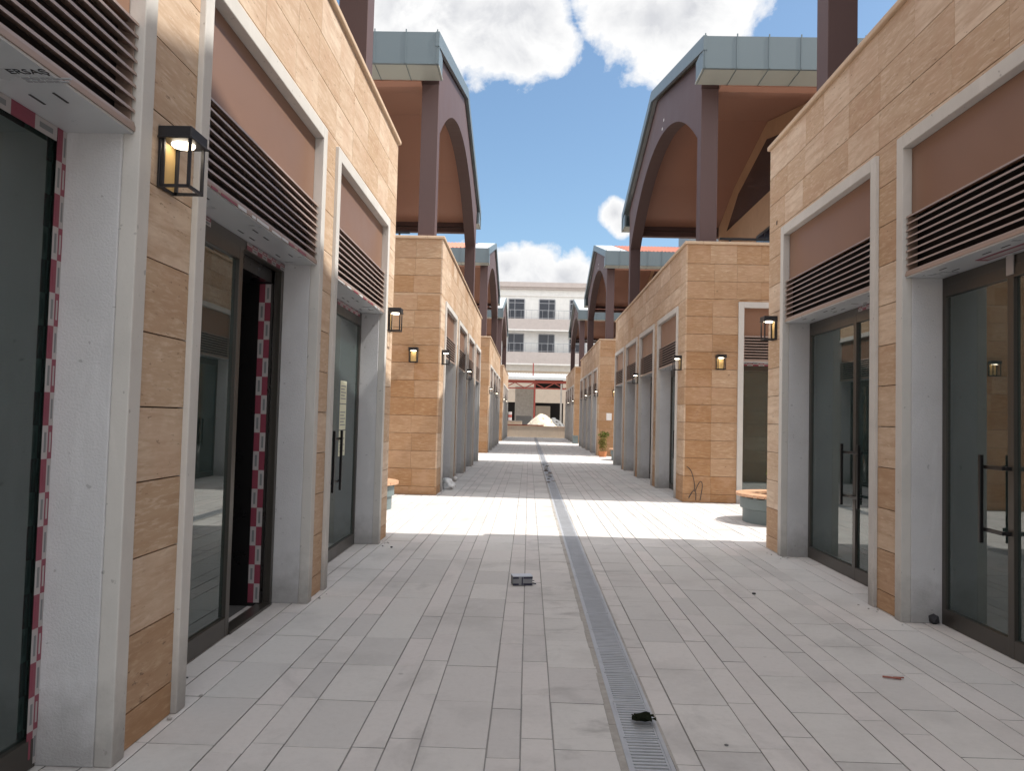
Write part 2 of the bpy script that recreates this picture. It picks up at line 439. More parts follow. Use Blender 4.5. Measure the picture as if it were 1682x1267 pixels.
TREF = {}
def shop(side, y0, y1, holes, label, canopy_c, specs, front=None, hl=6.5):
    """one travertine shop block with its terrace canopy"""
    s = 1 if side == 'R' else -1
    X = XR if side == 'R' else XL
    W = 9.2
    root = empty('shop_building', (X + s * .5, (y0 + y1) / 2, 0))
    tag(root, label, 'building', 'travertine shop buildings along the alley')
    ox, oy = root.location.x, root.location.y
    TA = lambda u, v, w: (X + s * w - ox, u - oy, v)             # alley side
    TF = lambda u, v, w: (X + s * u - ox, y0 + w - oy, v)        # end facing the camera
    TB = lambda u, v, w: (X + s * u - ox, y1 - w - oy, v)        # far end
    TW = lambda x, y, z: (X + s * x - ox, y - oy, z)             # x inwards from the facade
    hA = [(a, b, 0, 4.08) for a, b in holes]
    hF = [(front[0], front[1], 0, 4.08)] if front else []
    global BIAS, PALE
    PALE = 1.0
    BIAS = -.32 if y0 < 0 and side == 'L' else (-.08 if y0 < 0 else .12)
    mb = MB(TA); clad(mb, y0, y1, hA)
    mb.T = TF; BIAS += .45; PALE = .3; clad(mb, .031, W, hF, wt=.52)  # end faces: warmer stone, also darkened to paint in their shade
    mb.T = TB; clad(mb, .031, W, [], wt=.7)
    mb.build('stone_cladding', M['stone'], root)
    mb = MB(TA); core(mb, y0 + .031, y1 - .031, hA)
    mb.T = TF; core(mb, .301, W, hF, .031, .27)
    mb.T = TB; core(mb, .301, W, [], .031, .27)
    mb.T = TW; mb.box(W - .02, W, y0, y1, 0, ZW - .01)
    wl = mb.build('wall', M['core'], root)
    mb = MB(TW)
    mb.box(-.035, .33, y0 - .035, y1 + .035, ZW, ZW + .06)
    mb.box(.33, W, y0 - .035, y0 + .3, ZW, ZW + .06); mb.box(.33, W, y1 - .3, y1 + .035, ZW, ZW + .06)
    mb.build('coping', M['cope'], root, bevel=.012)
    mb = MB(TW); mb.box(.301, W - .03, y0 + .27, y1 - .27, 4.5, 4.62); mb.build('terrace_floor', M['conc'], root)
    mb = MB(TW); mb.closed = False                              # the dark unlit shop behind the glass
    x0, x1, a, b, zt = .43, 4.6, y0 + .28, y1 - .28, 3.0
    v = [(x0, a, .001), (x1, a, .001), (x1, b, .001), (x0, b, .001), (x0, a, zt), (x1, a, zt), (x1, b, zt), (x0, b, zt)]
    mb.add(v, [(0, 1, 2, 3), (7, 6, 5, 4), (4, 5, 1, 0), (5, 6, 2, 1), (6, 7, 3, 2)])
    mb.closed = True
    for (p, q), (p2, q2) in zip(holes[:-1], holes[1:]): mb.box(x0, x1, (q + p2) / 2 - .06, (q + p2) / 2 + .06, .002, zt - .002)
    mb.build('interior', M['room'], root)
    res = []
    for (p, q), sp in zip(holes, specs): res.append(opening(TA, root, p, q, **sp))
    if front: res.append(opening(TF, root, front[0], front[1], depth=.22, stiles=((front[0] + front[1]) / 2,)))
    # ---------------- canopy over the terrace
    c = canopy_c; cx = .27 if side == 'R' else .19; rx = .12
    zt = lambda d: 10.86 - abs(d) * (1.71 / 6.51)
    XE = 9.0
    mb = MB(TW)                                                 # tiled roof
    nx = 46
    for sg in (-1, 1):
        v = []; f = []
        rows = [0.0, 1.6, 3.2, 4.8, hl - .3]
        for i in range(nx * 4 + 1):
            x = rx + .95 + (XE - rx - .95) * i / (nx * 4)
            for d in rows: v.append((x, c + sg * d, zt(d) + .03 + .03 * math.cos(i * math.pi / 2)))
        k = len(rows)
        for i in range(nx * 4):
            for j in range(k - 1):
                q = (i * k + j, (i + 1) * k + j, (i + 1) * k + j + 1, i * k + j + 1); f.append(q if sg * s > 0 else q[::-1])
        mb.sheet(v, f)
    roof = mb.build('roof', M['tile'], root)
    mb = MB(TW)                                                 # metal: verge band, end fascias, soffits, flashing
    for sg in (-1, 1):
        # verge: stepped metal edge following the slope
        mb.add([(x, c + sg * d, zt(d) + dz) for x in (rx - .03, rx + .04) for d, dz in ((0, .05), (hl + .018, .05), (hl + .018, -.24), (0, -.24))],
               [(0, 1, 2, 3), (7, 6, 5, 4), (0, 4, 5, 1), (1, 5, 6, 2), (2, 6, 7, 3), (3, 7, 4, 0)], 0)
        mb.add([(x, c + sg * d, zt(d) + dz) for x in (rx + .041, rx + .95) for d, dz in ((0, .045), (hl - .07, .045), (hl - .07, -.02), (0, -.02))],
               [(0, 1, 2, 3), (7, 6, 5, 4), (0, 4, 5, 1), (1, 5, 6, 2), (2, 6, 7, 3), (3, 7, 4, 0)], 2)
        ya, yb = sorted((c + sg * hl, c + sg * (hl - .06)))
        mb.box(rx + .042, XE, ya, yb, 8.52, zt(hl) + .04, 0); mb.box(rx - .03, rx + .0415, ya, yb, 8.52, zt(hl) - .245, 0)
        n = int((XE - rx) / .62)
        for i in range(n + 1):                                  # standing seams
            x = rx + .0 + i * .62
            y = c + sg * (hl + .012)
            mb.box(x, x + .022, min(y, y - sg * .02), max(y, y - sg * .02), 8.53, zt(hl) + .09, 0)
        ya, yb = sorted((c + sg * (hl - .06), c + sg * 5.86))
        mb.box(rx - .026, XE, ya, yb, 8.525, 8.55, 1)
        for i in range(n + 1):
            x = rx + i * .62; mb.box(x, x + .012, ya, yb, 8.515, 8.526, 0)
        mb.box(rx - .01, rx + .05, ya, yb, 8.551, zt(hl - .2) - .2, 0)
    mb.build('fascia', [M['zinc'], M['zincs'], M['zinctop']], roof)
    mb = MB(TW)
    pts = [(-5.86, 8.5), (-5.6, 8.5), (-3.4, 9.3), (0, 10.12), (3.4, 9.3), (5.6, 8.5), (5.86, 8.5)]
    poly = [(c + d, z) for d, z in pts] + [(c + d, zt(d) - .12) for d in (5.86, 0, -5.86)]
    mb.prism(poly, cx + .36, XE - .05); mb.build('ceiling', M['ceil'], roof)
    mb = MB(TW)                                                 # arched board between the columns
    hs, rise, z0 = 5.35, 1.8, 7.6; Rr = (hs * hs + rise * rise) / (2 * rise)
    arc = [(hs * math.cos(math.pi * (1 - i / 40)), 0) for i in range(41)]
    arc = [(d, z0 + rise - (Rr - math.sqrt(max(0, Rr * Rr - d * d)))) for d, _ in arc]
    top = [(d, zt(d) - .20) for d in (-5.86, 0, 5.86)]
    v = []; f = []
    N = len(arc)
    for x in (cx, cx + .35):
        for d, z in arc: v.append((x, c + d, z))
        for d, z in arc: v.append((x, c + d * 5.86 / 5.35, zt(d * 5.86 / 5.35) - .20))
    L = 2 * N
    for i in range(N - 1):
        f += [(i, i + 1, N + i + 1, N + i), (L + N + i, L + N + i + 1, L + i + 1, L + i), (L + i, L + i + 1, i + 1, i), (N + i, N + i + 1, L + N + i + 1, L + N + i)]
    f += [(0, N, L + N, L), (N - 1, L + N - 1, L + 2 * N - 1, 2 * N - 1)]
    mb.add(v, f); ab_ = mb.build('arch_board', M['steel'], roof)
    if side == 'R' and y0 > 0:
        for d, z in ((-1.12, 9.66), (-.9, 9.50)):
            mb = MB(TW); mb.box(cx - .004, cx - .0005, c + d - .05, c + d + .05, z - .03, z + .03); mb.build('paint_spot', M['whitepaper'], ab_)
    for da, db, za, zb in ((5.55, 5.80, 8.14, 8.30), (5.60, 5.78, 8.34, 8.495)):
        mb = MB(TW); mb.box(cx + .36, XE - .1, c + da, c + db, za, zb); mb.build('beam', M['steel'], roof)
    for sg in (-1, 1):
        for x in (cx, cx + 3.1 if False else cx):
            mb = MB(TW); ya, yb = sorted((c + sg * 5.35, c + sg * 5.70)); mb.box(x + .001, x + .349, ya, yb, 4.62, 8.515)
            mb.build('column', M['steel'], root, bevel=.006)
            break
    # upper storey set back under the vault
    uw = 3.35
    mb = MB(TW)
    pp = [(-5.45, 4.62), (5.45, 4.62), (5.45, 8.45), (3.4, 9.28), (0, 10.1), (-3.4, 9.28), (-5.45, 8.45)]
    mb.prism([(c + d, z) for d, z in pp], uw, uw + .2)
    mb.box(uw + .201, XE - .2, c - 5.45, c - 5.25, 4.62, 8.49); mb.box(uw + .201, XE - .2, c + 5.25, c + 5.45, 4.62, 8.49)
    uwall = mb.build('upper_wall', M['stucco'], root)
    mb = MB(TW); mb.prism([(c - 4.3, 8.05), (c + 4.3, 8.05), (c + 2.9, 8.9), (c, 9.6), (c - 2.9, 8.9)], uw - .012, uw + .05)
    mb.build('gable_window', M['wglass'], uwall)
    for d in (-3.2, 0, 3.2):
        mb = MB(TW); mb.box(uw - .03, uw - .005, c + d - .85, c + d + .85, 4.63, 7.05, 0)
        mb.box(uw - .035, uw - .029, c + d - .78, c + d - .03, 4.75, 6.97, 1); mb.box(uw - .035, uw - .029, c + d + .03, c + d + .78, 4.75, 6.97, 1)
        mb.build('terrace_door', [M['frame'], M['wglass']], uwall)
    for yy in (y0 + .34, y1 - .34):                             # low railings behind the parapets
        mb = MB(TW); mb.box(.75, uw + 1.5, yy - .02, yy + .02, 5.43, 5.475)
        for i in range(4): mb.box(.95 + i * .95, .985 + i * .95, yy - .017, yy + .017, ZW - .4, 5.43)
        mb.build('terrace_railing', M['black'], root)
    TREF[(side, y0)] = dict(root=root, TA=TA, TF=TF, op=res, TW=TW)
    return root

P = 19.24
h1 = [(-1.9, .56), (1.05, 3.56), (4.08, 6.60), (7.0, 9.65)]
def hset(y): return [(y + .74, y + 3.28), (y + 3.84, y + 6.38), (y + 6.94, y + 9.48), (y + 10.04, y + 12.58)]
def hsetx(y, end): 
    h = hset(y); return h
def spec2(q):
    return [dict(stiles=((a + b) / 2 + .12,), handles=((a + b) / 2 + .02, (a + b) / 2 + .22)) for a, b in q]
Y2, E2 = 15.66, 28.42
Y3, E3 = Y2 + P, E2 + P
Y4, E4 = Y2 + 2 * P - .6, E2 + 2 * P - .6
shop('L', -2.5, 10.2, h1, 'nearest shop building on the left, its door frames still wrapped in red tape', 3.6,
     [dict(), dict(depth=.31, slim=True), dict(depth=.27, stiles=(5.50, ), gap=(5.5, 6.6)), dict(depth=.27, stiles=(8.22,), handles=(8.38, 8.06))], hl=6.12)
shop('R', -2.5, 10.2, h1, 'nearest shop building on the right, with brown louvres and bar handled glass doors', 3.6,
     [dict(), dict(stiles=(2.3,)), dict(depth=.30, stiles=(5.565,), handles=(5.80,)), dict(depth=.30, stiles=(8.20,), handles=(8.34, 7.92))], hl=6.12)
for sd, w in (('L', 'left'), ('R', 'right')):
    for y, e, c, txt in ((Y2, E2, 21.42, 'second shop building along the %s side, beyond the first sunlit cross street'),
                         (Y3, E3, 21.42 + P, 'third shop building along the %s side, small behind the second arched canopy'),
                         (Y4, E4, 21.42 + 2 * P - .6, 'farthest shop building on the %s, ending at the low wall across the alley')):
        hs = hset(y)
        shop(sd, y, e, hs, txt % w, c, spec2(hs), front=((1.07, 3.1) if sd == 'R' else (2.6, 4.6)), hl=6.62)

# extra fittings of the near left block
T = TREF[('L', -2.5)]; TA = T['TA']
o = T['op'][1]
mb = MB(TA)                                                    # taped frame round the nearest glass
tape(mb, o['b'] - .075, o['b'] - .005, .02, 2.86, .308); mb.build('protective_tape', [M['tred'], M['twhite'], M['tgrey']], o['frame']); mb = MB(TA)
tape(mb, 2.795, 2.86, 1.2, o['b'] - .08, .308, along='u', twoside=False)
mb.build('protective_tape', [M['tred'], M['twhite'], M['tgrey']], o['frame'])
o = T['op'][2]
mb = MB(TA)                                                    # deep inner frame beside the open doorway
mb.box(6.36, 6.43, 0, 2.79, .332, .62); mb.box(5.54, 6.43, 2.68, 2.79, .332, .55); mb.build('inner_frame', M['handle'], o['frame'])
mb = MB(TA)
n = 17
for i in range(n):
    s0 = .03 + i * 2.64 / n; e0 = s0 + 2.64 / n
    for k, (p, q) in enumerate(((.335, .382), (.382, .43))):
        red = (i + k) % 2
        mb.box(6.3575, 6.3598, s0, e0, p, q, 0 if red else 1)
        mb.box(6.3565, 6.3578, s0 + .03, e0 - .03, p + .015, q - .015, 0 if red else 2)
mb.build('protective_tape', [M['tred'], M['twhite'], M['tgrey']], o['frame']); mb = MB(TA)
tape(mb, 2.80, 2.855, 5.60, 6.47, .266, along='u', L=.11, twoside=True); mb.build('protective_tape', [M['tred'], M['twhite'], M['tgrey']], o['frame']); mb = MB(TA)
tape(mb, 2.80, 2.855, 4.25, 4.95, .266, along='u', L=.11, twoside=True)
mb.build('protective_tape', [M['tred'], M['twhite'], M['tgrey']], o['frame'])
mb = MB(TA); tape(mb, 2.80, 2.85, 8.3, 9.4, .266, along='u', L=.12); mb.build('protective_tape', [M['tred'], M['twhite'], M['tgrey']], T['op'][3]['frame'])
# torn film strips left along the lower edge of the louvre
for oi in (2, 3):
    o = T['op'][oi]; u = o['a'] + .1
    while u < o['b'] - .25:
        w = random.uniform(.06, .26); mb = MB(TA); mb.box(u, u + w, 2.868, 2.868 + random.uniform(.012, .022), -.0105, -.0082, 0 if random.random() < .75 else 1); u += w + random.uniform(.02, .12)
        mb.build('film_strip', [M['film'], M['tred']], o['louvre'])
# print on the film under the nearest louvre
cu = bpy.data.curves.new('film_lettering', 'FONT'); cu.body = 'ERSAŞ'; cu.size = .058; cu.extrude = .0006; cu.align_x = 'LEFT'
cu.materials.append(M['filmink'])
tx = bpy.data.objects.new('film_lettering', cu); COL.objects.link(tx)
tx.parent = T['op'][1]['soffit']
r = T['root'].location
tx.rotation_euler = (math.pi, 0, 0); tx.location = (-2.0 - r.x, 2.83 - r.y, 2.8605); tx.scale = (.95, 1.0, 1)
mb = MB(lambda x, y, z: (x - r.x, y - r.y, z))
for row in range(2):
    x = -1.98
    while x < -1.82:
        w = random.uniform(.012, .035); mb.box(x, x + w, 2.86 + row * .028, 2.876 + row * .028, 2.8592, 2.8618); x += w + .006
mb.build('film_print', M['filmgrey'], T['op'][1]['soffit'])
T = TREF[('R', -2.5)]; TA = T['TA']
mb = MB(TA); tape(mb, 2.81, 2.855, 7.15, 8.12, .296, along='u', L=.1); mb.build('protective_tape', [M['tred'], M['twhite'], M['tgrey']], T['op'][3]['frame'])
mb = MB(TA); mb.box(5.05, 5.75, 2.8575, 2.8605, .15, .24, 0); mb.box(5.1, 5.7, 2.8565, 2.8576, .17, .22, 1); mb.build('protective_tape', [M['tred'], M['twhite']], T['op'][2]['soffit'])
mb = MB(TA); mb.box(5.52, 5.60, 2.72, 2.90, .285, .2935, 0); mb.build('film_strip', M['twhite'], T['op'][2]['frame'])
mb = MB(TA); mb.box(9.87, 9.93, 4.17, 4.24, -.001, .01, 0); mb.box(9.88, 9.92, 4.18, 4.23, -.002, .0, 1); mb.build('vent', [M['stone'], M['dark']], T['root'])
T = TREF[('R', Y2)]
mb = MB(T['TF']); tape(mb, 2.80, 2.855, 1.2, 2.95, .216, along='u', L=.12); mb.build('protective_tape', [M['tred'], M['twhite'], M['tgrey']], T['op'][4]['frame'])
T = TREF[('R', Y3)]
mb = MB(T['TW']); mb.box(5.0, 9.0, Y3 + 5.2, Y3 + 8, 10.0, 13.1); mb.build('lift_housing', M['zinc'], T['root'])

# ------------------------------------------------------------------ wall lanterns
def lantern():
    r = empty('wall_lantern')            # local +x points away from the wall
    mb = MB(); mb.box(0, .165, -.095, .095, .245, .30); mb.box(.0, .172, -.10, .10, .238, .25); mb.build('cap', M['black'], r, bevel=.003)
    mb = MB(); mb.box(0, .012, -.085, .085, -.0, .24, 0); mb.build('back_plate', M['black'], r, bevel=.002)
    mb = MB(); mb.box(.0122, .0145, -.068, .068, .014, .236, 0); mb.build('glow_plate', M['amber'], r)  # lamp glow painted as an amber plate over the back plate
    mb = MB()
    for x, y in ((.146, -.083), (.146, .069), (.016, -.083), (.016, .069)): mb.box(x, x + .014, y, y + .014, .0, .239)
    mb.box(.012, .16, -.083, -.069, .0005, .0145); mb.box(.012, .16, .069, .083, .0005, .0145); mb.box(.1465, .1595, -.069, .069, .0005, .0145)
    mb.build('frame', M['black'], r)
    mb = MB(); mb.lathe([(0.0005, .226), (.052, .226), (.056, .232), (.056, .237), (.0005, .237)], (.085, 0, 0), 24); mb.build('lamp_lens', M['led'], r)
    return r
proto = None
def put_lantern(x, y, rz, label):
    global proto
    if proto is None: proto = lantern(); o = proto
    else: o = copy_tree(proto)
    o.location = (x, y, 2.69); o.rotation_euler = (0, 0, rz)
    tag(o, label, 'lantern', 'black box lanterns on the shop walls'); return o
ord_ = {2: 'second', 3: 'third', 4: 'farthest'}
put_lantern(XL, 3.765, 0, 'large lit black lantern on the narrow stone pier nearest the camera, left')
put_lantern(XL, 9.93, 0, 'black lantern at the sunlit far corner of the nearest left building')
put_lantern(XR, 3.80, math.pi, 'black lantern on the near right building between its first two shop fronts')
put_lantern(XR, 9.93, math.pi, 'black lantern at the far corner of the nearest right building')
for k, y in ((2, Y2), (3, Y3), (4, Y4)):
    for sd, w, X, rz, sg in (('L', 'left', XL, 0, -1), ('R', 'right', XR, math.pi, 1)):
        put_lantern(X + sg * (.53 if sd == 'L' else .71), y, -math.pi / 2, f'amber lit black lantern on the end wall facing the camera, {ord_[k]} building on the {w}')
        put_lantern(X, y + .40, rz, f'black lantern on the alley corner before the first door, {ord_[k]} building on the {w}')
        put_lantern(X, y + 6.66, rz, f'black lantern midway along the alley front of the {ord_[k]} building on the {w}')
o = put_lantern(XR + 3.35 - .03, 20.9 - 1.15, math.pi, 'small lit lantern high on the terrace wall under the right canopy'); o.location.z = 6.45

# ------------------------------------------------------------------ ground
mb = MB(); g = 900
mb.sheet([(-g, -g, -.05), (g, -g, -.05), (g, g, -.05), (-g, g, -.05)], [(0, 1, 2, 3)])
tag(mb.build('ground', M['ground']), kind='structure')
mb = MB(); mb.box(-14, 16, -6, 66.8, -.045, -.007); tag(mb.build('paving_bed', M['grout']), kind='structure')
xs = []
x = .16                                     # rows left of the drain: wide, narrow, narrow ...
seq = [(.16, .478, 1)]
pat = [.162, .162, .326]; i = 0; x = .16
while x > -14:
    w = pat[i % 3]; seq.append((x - w, x, 1 if i % 3 == 2 else 0)); x -= w; i += 1
seq.append((.727, .85, 0)); x = .85; i = 0; pat = [.326, .162, .162]
while x < 16:
    w = pat[i % 3]; seq.append((x, x + w, 1 if i % 3 == 0 else 0)); x += w; i += 1
streets = [(10.2, Y2), (E2, Y3), (E3, Y4)]
mb = MB()
for a, b, wide in seq:
    alley = b > XL - .45 and a < XR + .45
    rng = [(-4, 66.8)] if alley else streets
    L = .615
    ph = random.random() * L if not wide else random.random() * .2
    for s0, s1 in rng:
        y = math.floor((s0 - ph) / L) * L + ph
        if not alley: y = s0
        while y < s1:
            ya, yb = max(y, s0), min(y + L, s1)
            y += L
            if yb - ya < .02: continue
            g1 = .0022 + random.random() * .0025
            z = random.uniform(-.0012, .0012)
            t = (random.random() ** 2, random.random(), min(1, max(0, (.2 if wide else .75) + random.gauss(0, .2))))
            xa, xb = a + g1, b - g1; ya += .003 + random.random() * .002; yb -= .003; e = .002
            tl = [random.uniform(-.0008, .0008) for _ in range(4)]
            v = [(xa + e, ya + e, z + tl[0]), (xb - e, ya + e, z + tl[1]), (xb - e, yb - e, z + tl[2]), (xa + e, yb - e, z + tl[3]),
                 (xa, ya, z - .0015), (xb, ya, z - .0015), (xb, yb, z - .0015), (xa, yb, z - .0015),
                 (xa, ya, -.012), (xb, ya, -.012), (xb, yb, -.012), (xa, yb, -.012)]
            mb.sheet(v[:8], [(0, 1, 2, 3)] + [(4 + k, 4 + (k + 1) % 4, (k + 1) % 4, k) for k in range(4)], 0, t)
            f = [(8 + k, 8 + (k + 1) % 4, 4 + (k + 1) % 4, 4 + k) for k in range(4)]
            mb.sheet(v, f, 1, t)
tag(mb.build('pavement', [M['paver'], M['grout']]), kind='structure')

# drain: channel with its rails, and every grate a thing of its own
root = tag(empty('drain_channel', (.607, 0, 0)), 'long drain channel with metal edge rails set into the alley paving', 'drain')
y0, y1 = -1.5, 66.6
for a, b in ((-.108, -.0905), (.0885, .1085)):
    mb = MB(); mb.box(a, b, y0, y1, -.05, .0035, 0); mb.build('rail', M['galv'], root)
for a, b in ((-.146, -.1085), (.109, .122)):
    mb = MB(); y = y0
    while y < y1:
        l = random.uniform(.1, .45); mb.box(a - random.uniform(-.004, .004), b, y, min(y + l, y1), -.03, random.uniform(.001, .0042)); y += l
    mb.build('mortar_strip', M['conc'], root)
gm = MB()
gm.box(-.0895, -.080, .006, .490, -.022, .001); gm.box(.078, .0875, .006, .490, -.022, .001)
gm.box(-.080, .078, .006, .019, -.022, .001); gm.box(-.080, .078, .477, .490, -.022, .001)
nb = 13
for i in range(nb):
    y = .019 + (.458) * (i + .5) / nb
    gm.box(-.080, .078, y - .0088, y + .0088, -.007, .0005)
gproto = gm.build('drain_grate', M['galv'])
ys = [-.52 + .5 * k for k in range(134)]
for i, y in enumerate(ys):
    o = gproto if i == 0 else gproto.copy()
    if i: COL.objects.link(o)
    o.location = (.607, y, random.uniform(-.0012, .0006)); o.rotation_euler = (random.uniform(-.0015, .0015), 0, random.uniform(-.004, .004))
    lab = 'grey slotted drain grate section in the row down the alley, bare of leaves'
    if abs(y - 3.98) < .01: lab = 'slotted drain grate section with the crumpled black leaf lying on it'
    if abs(y - 3.48) < .01: lab = 'wide open slotted drain grate section nearest the camera at the picture bottom'
    tag(o, lab, 'drain grate', 'drain grates along the alley')
mb = MB(); mb.box(.505, .735, y0, y1, -.044, -.04); tag(mb.build('drain_bed', M['dark']), kind='structure')

# ------------------------------------------------------------------ small things on the paving
def rocky(mb, c, r, seed, m=0, sq=(1, 1, .6), rough=.35, sub=2):
    bm = bmesh.new(); bmesh.ops.create_icosphere(bm, subdivisions=sub, radius=1)
    v = []
    for q in bm.verts:
        k = 1 + rough * mnoise.noise(q.co * 1.6 + Vector((seed * 7.3, seed * 3.1, seed)))
        v.append((c[0] + q.co.x * r * sq[0] * k, c[1] + q.co.y * r * sq[1] * k, c[2] + q.co.z * r * sq[2] * k))
    f = [tuple(q.index for q in p.verts) for p in bm.faces]; bm.free(); mb.add(v, f, m)
root = tag(empty('small_box', (-.03, 7.50, 0), R(12)), 'small grey carton with dark printed edges lying on the paving left of the drain', 'box')
mb = MB(); mb.box(-.095, .095, -.055, .055, .002, .088); mb.build('body', M['carton'], root, bevel=.004)
mb = MB(); mb.box(-.096, .096, -.056, .056, .084, .094); mb.build('lid', M['cartonlid'], root, bevel=.002)
mb = MB()
for a, b in ((-.0955, -.04), (.005, .0955)): mb.box(a, b, -.0565, -.0553, .066, .083); mb.box(a, b, -.0565, -.0553, .003, .022)
mb.box(-.012, .0, -.0565, -.0552, .003, .083); mb.box(.0953, .0962, -.05, .05, .004, .02)
mb.build('printed_edge', M['navy'], root)
mb = MB(); mb.bar((.09, -.03, .02), (.135, -.035, .012), .006); mb.bar((.09, .02, .03), (.13, .03, .03), .004); mb.build('tab', M['navy'], root)

mb = MB(); mb.closed = False
n = 7; vv = []
for i in range(n + 1):
    for j in range(n + 1):
        a, b = i / n - .5, j / n - .5
        rr = 1 - .35 * abs(mnoise.noise(Vector((a * 5, b * 5, 3))))
        vv.append((.645 + a * .13 * rr, 4.17 + b * .12 * rr, .012 + .05 * abs(mnoise.noise(Vector((a * 6 + 9, b * 6, 1)))) + .02 * (abs(a) + abs(b))))
ff = [(i * (n + 1) + j, (i + 1) * (n + 1) + j, (i + 1) * (n + 1) + j + 1, i * (n + 1) + j + 1) for i in range(n) for j in range(n)
      if not ((i in (0, n - 1)) and (j in (0, n - 1, 3)))]
mb.add(vv, ff, 0, (.5, .5, .5)); lf = mb.build('dead_leaf', M['leafd'], smooth=False)
md = lf.modifiers.new('thickness', 'SOLIDIFY'); md.thickness = .002
tag(lf, 'crumpled blackened leaf lying on the drain grate near the camera', 'leaf')
def chip(x, y, r, label, m='filmink', name='stone_chip', cat='chip', sq=(1, 1, .5)):
    mb = MB(); rocky(mb, (x, y, r * sq[2] * .8), r, x * 3 + y, sq=sq, sub=1); tag(mb.build(name, M[m]), label, cat)
chip(2.16, 7.38, .022, 'tiny black chip on the paving well right of the drain')
chip(1.02, 3.92, .012, 'small dark chip on the nearest wide slab right of the drain', 'gravel')
chip(3.36, 6.47, .045, 'black lump wedged at the foot of the right door frame', sq=(1, .8, 1.1))
chip(-2.0, 4.62, .010, 'small dark crumb on the paving before the left glass door')
chip(-1.62, 9.35, .018, 'small black crumb at the foot of the far left white jamb')
for i in range(26):
    sx, yy = random.choice([(XL + .05, 4.12), (XL + .06, 6.62), (XR - .05, 6.98), (XR - .05, 6.55), (XR - .06, 9.5), (XL + .05, 9.6)])
    mb = MB(); r_ = random.uniform(.006, .018); rocky(mb, (sx + random.gauss(0, .05), yy + random.gauss(0, .12), r_ * .4), r_, i, sq=(1, 1, .6), sub=1)
    tag(mb.build('mortar_crumb', M['trim']), 'pale mortar crumb swept against the foot of a white door surround', 'crumb', 'mortar crumbs at the door surrounds')
mb = MB(); mb.bar((2.30, 5.05, .010), (2.40, 5.01, .012), .007, n=6); mb.bar((2.36, 5.03, .014), (2.43, 5.04, .010), .005, n=6)
tag(mb.build('wood_splinter', M['redwood']), 'reddish wood splinter on the paving in the right foreground', 'splinter')

for k in range(14):
    y = 19.5 + k * .62 + random.uniform(-.2, .2); mb = MB(); rocky(mb, (.62 + random.uniform(-.09, .09), y, .012), random.uniform(.03, .09), k, sq=(1, 1.3, .22), sub=1)
    tag(mb.build('drain_scrap', M[random.choice(['bark', 'conc', 'gravel', 'conc'])]), 'small brownish scrap of rubbish strewn on the drain beyond the first sunny gap', 'scrap', 'scraps strewn on the far drain')
# loose cable on the wall of the second right block
cv = bpy.data.curves.new('loose_cable', 'CURVE'); cv.dimensions = '3D'; cv.bevel_depth = .007; cv.bevel_resolution = 2
yy = Y2 - .02
for pts in ([(3.20, .72), (3.27, .68), (3.32, .55), (3.36, .40), (3.37, .26), (3.30, .20), (3.25, .08)],
            [(3.37, .22), (3.43, .36), (3.48, .44), (3.53, .38), (3.50, .20), (3.48, .05)], [(3.25, .10), (3.33, .26), (3.40, .22), (3.39, .05)]):
    sp = cv.splines.new('NURBS'); sp.points.add(len(pts) - 1); sp.use_endpoint_u = True; sp.order_u = 3
    for q, (x, z) in zip(sp.points, pts): q.co = (x, yy - .02 * math.sin(z * 9) ** 2, z, 1)
cv.materials.append(M['filmink']); o = bpy.data.objects.new('loose_cable', cv); COL.objects.link(o)
tag(o, 'black loose cable hanging low on the end wall of the second right building', 'cable')

# notice, papers on glass, plastic bits
mb = MB(); mb.box(3.50, 3.74, Y3 - .006, Y3 - .001, 1.62, 1.94); tag(mb.build('paper_notice', M['whitepaper']), 'white paper notice stuck on the end wall of the third right building', 'notice')
gx = XL - .27 + .004 - .022
labs = ['topmost yellowed sheet taped inside the far left glass door', 'tall middle yellowed sheet taped inside the far left glass door', 'lowest yellowed sheet taped inside the far left glass door']
for (a, b), lb in zip(((1.72, 1.98), (1.42, 1.71), (1.12, 1.41)), labs):
    p = tag(empty('taped_paper', (gx, 8.78, a)), lb, 'paper', 'papers taped to the glass door')
    mb = MB(); mb.box(-.001, .0, -.13, .17, 0, b - a); mb.build('sheet', M['paper'], p)
    mb = MB()
    for k in range(5): mb.box(.0002, .001, -.10, .13 - .05 * (k % 2), .05 + k * .036, .062 + k * .036)
    mb.build('print', M['tgrey'], p)
mb = MB(); rocky(mb, (XL + .12, 17.0, .11), .14, 4, sq=(1, .9, .85), rough=.8, sub=3); tag(mb.build('plastic_bag', M['plastic'], smooth=True), 'milky plastic bag at the foot of the second left building', 'bag')
mb = MB(); rocky(mb, (XL + .04, 19.3, .06), .07, 6, sq=(1, 1, .9)); tag(mb.build('crumpled_wrapper', M['plastic'], smooth=True), 'small crumpled wrapper past the plastic bag on the left', 'wrapper')

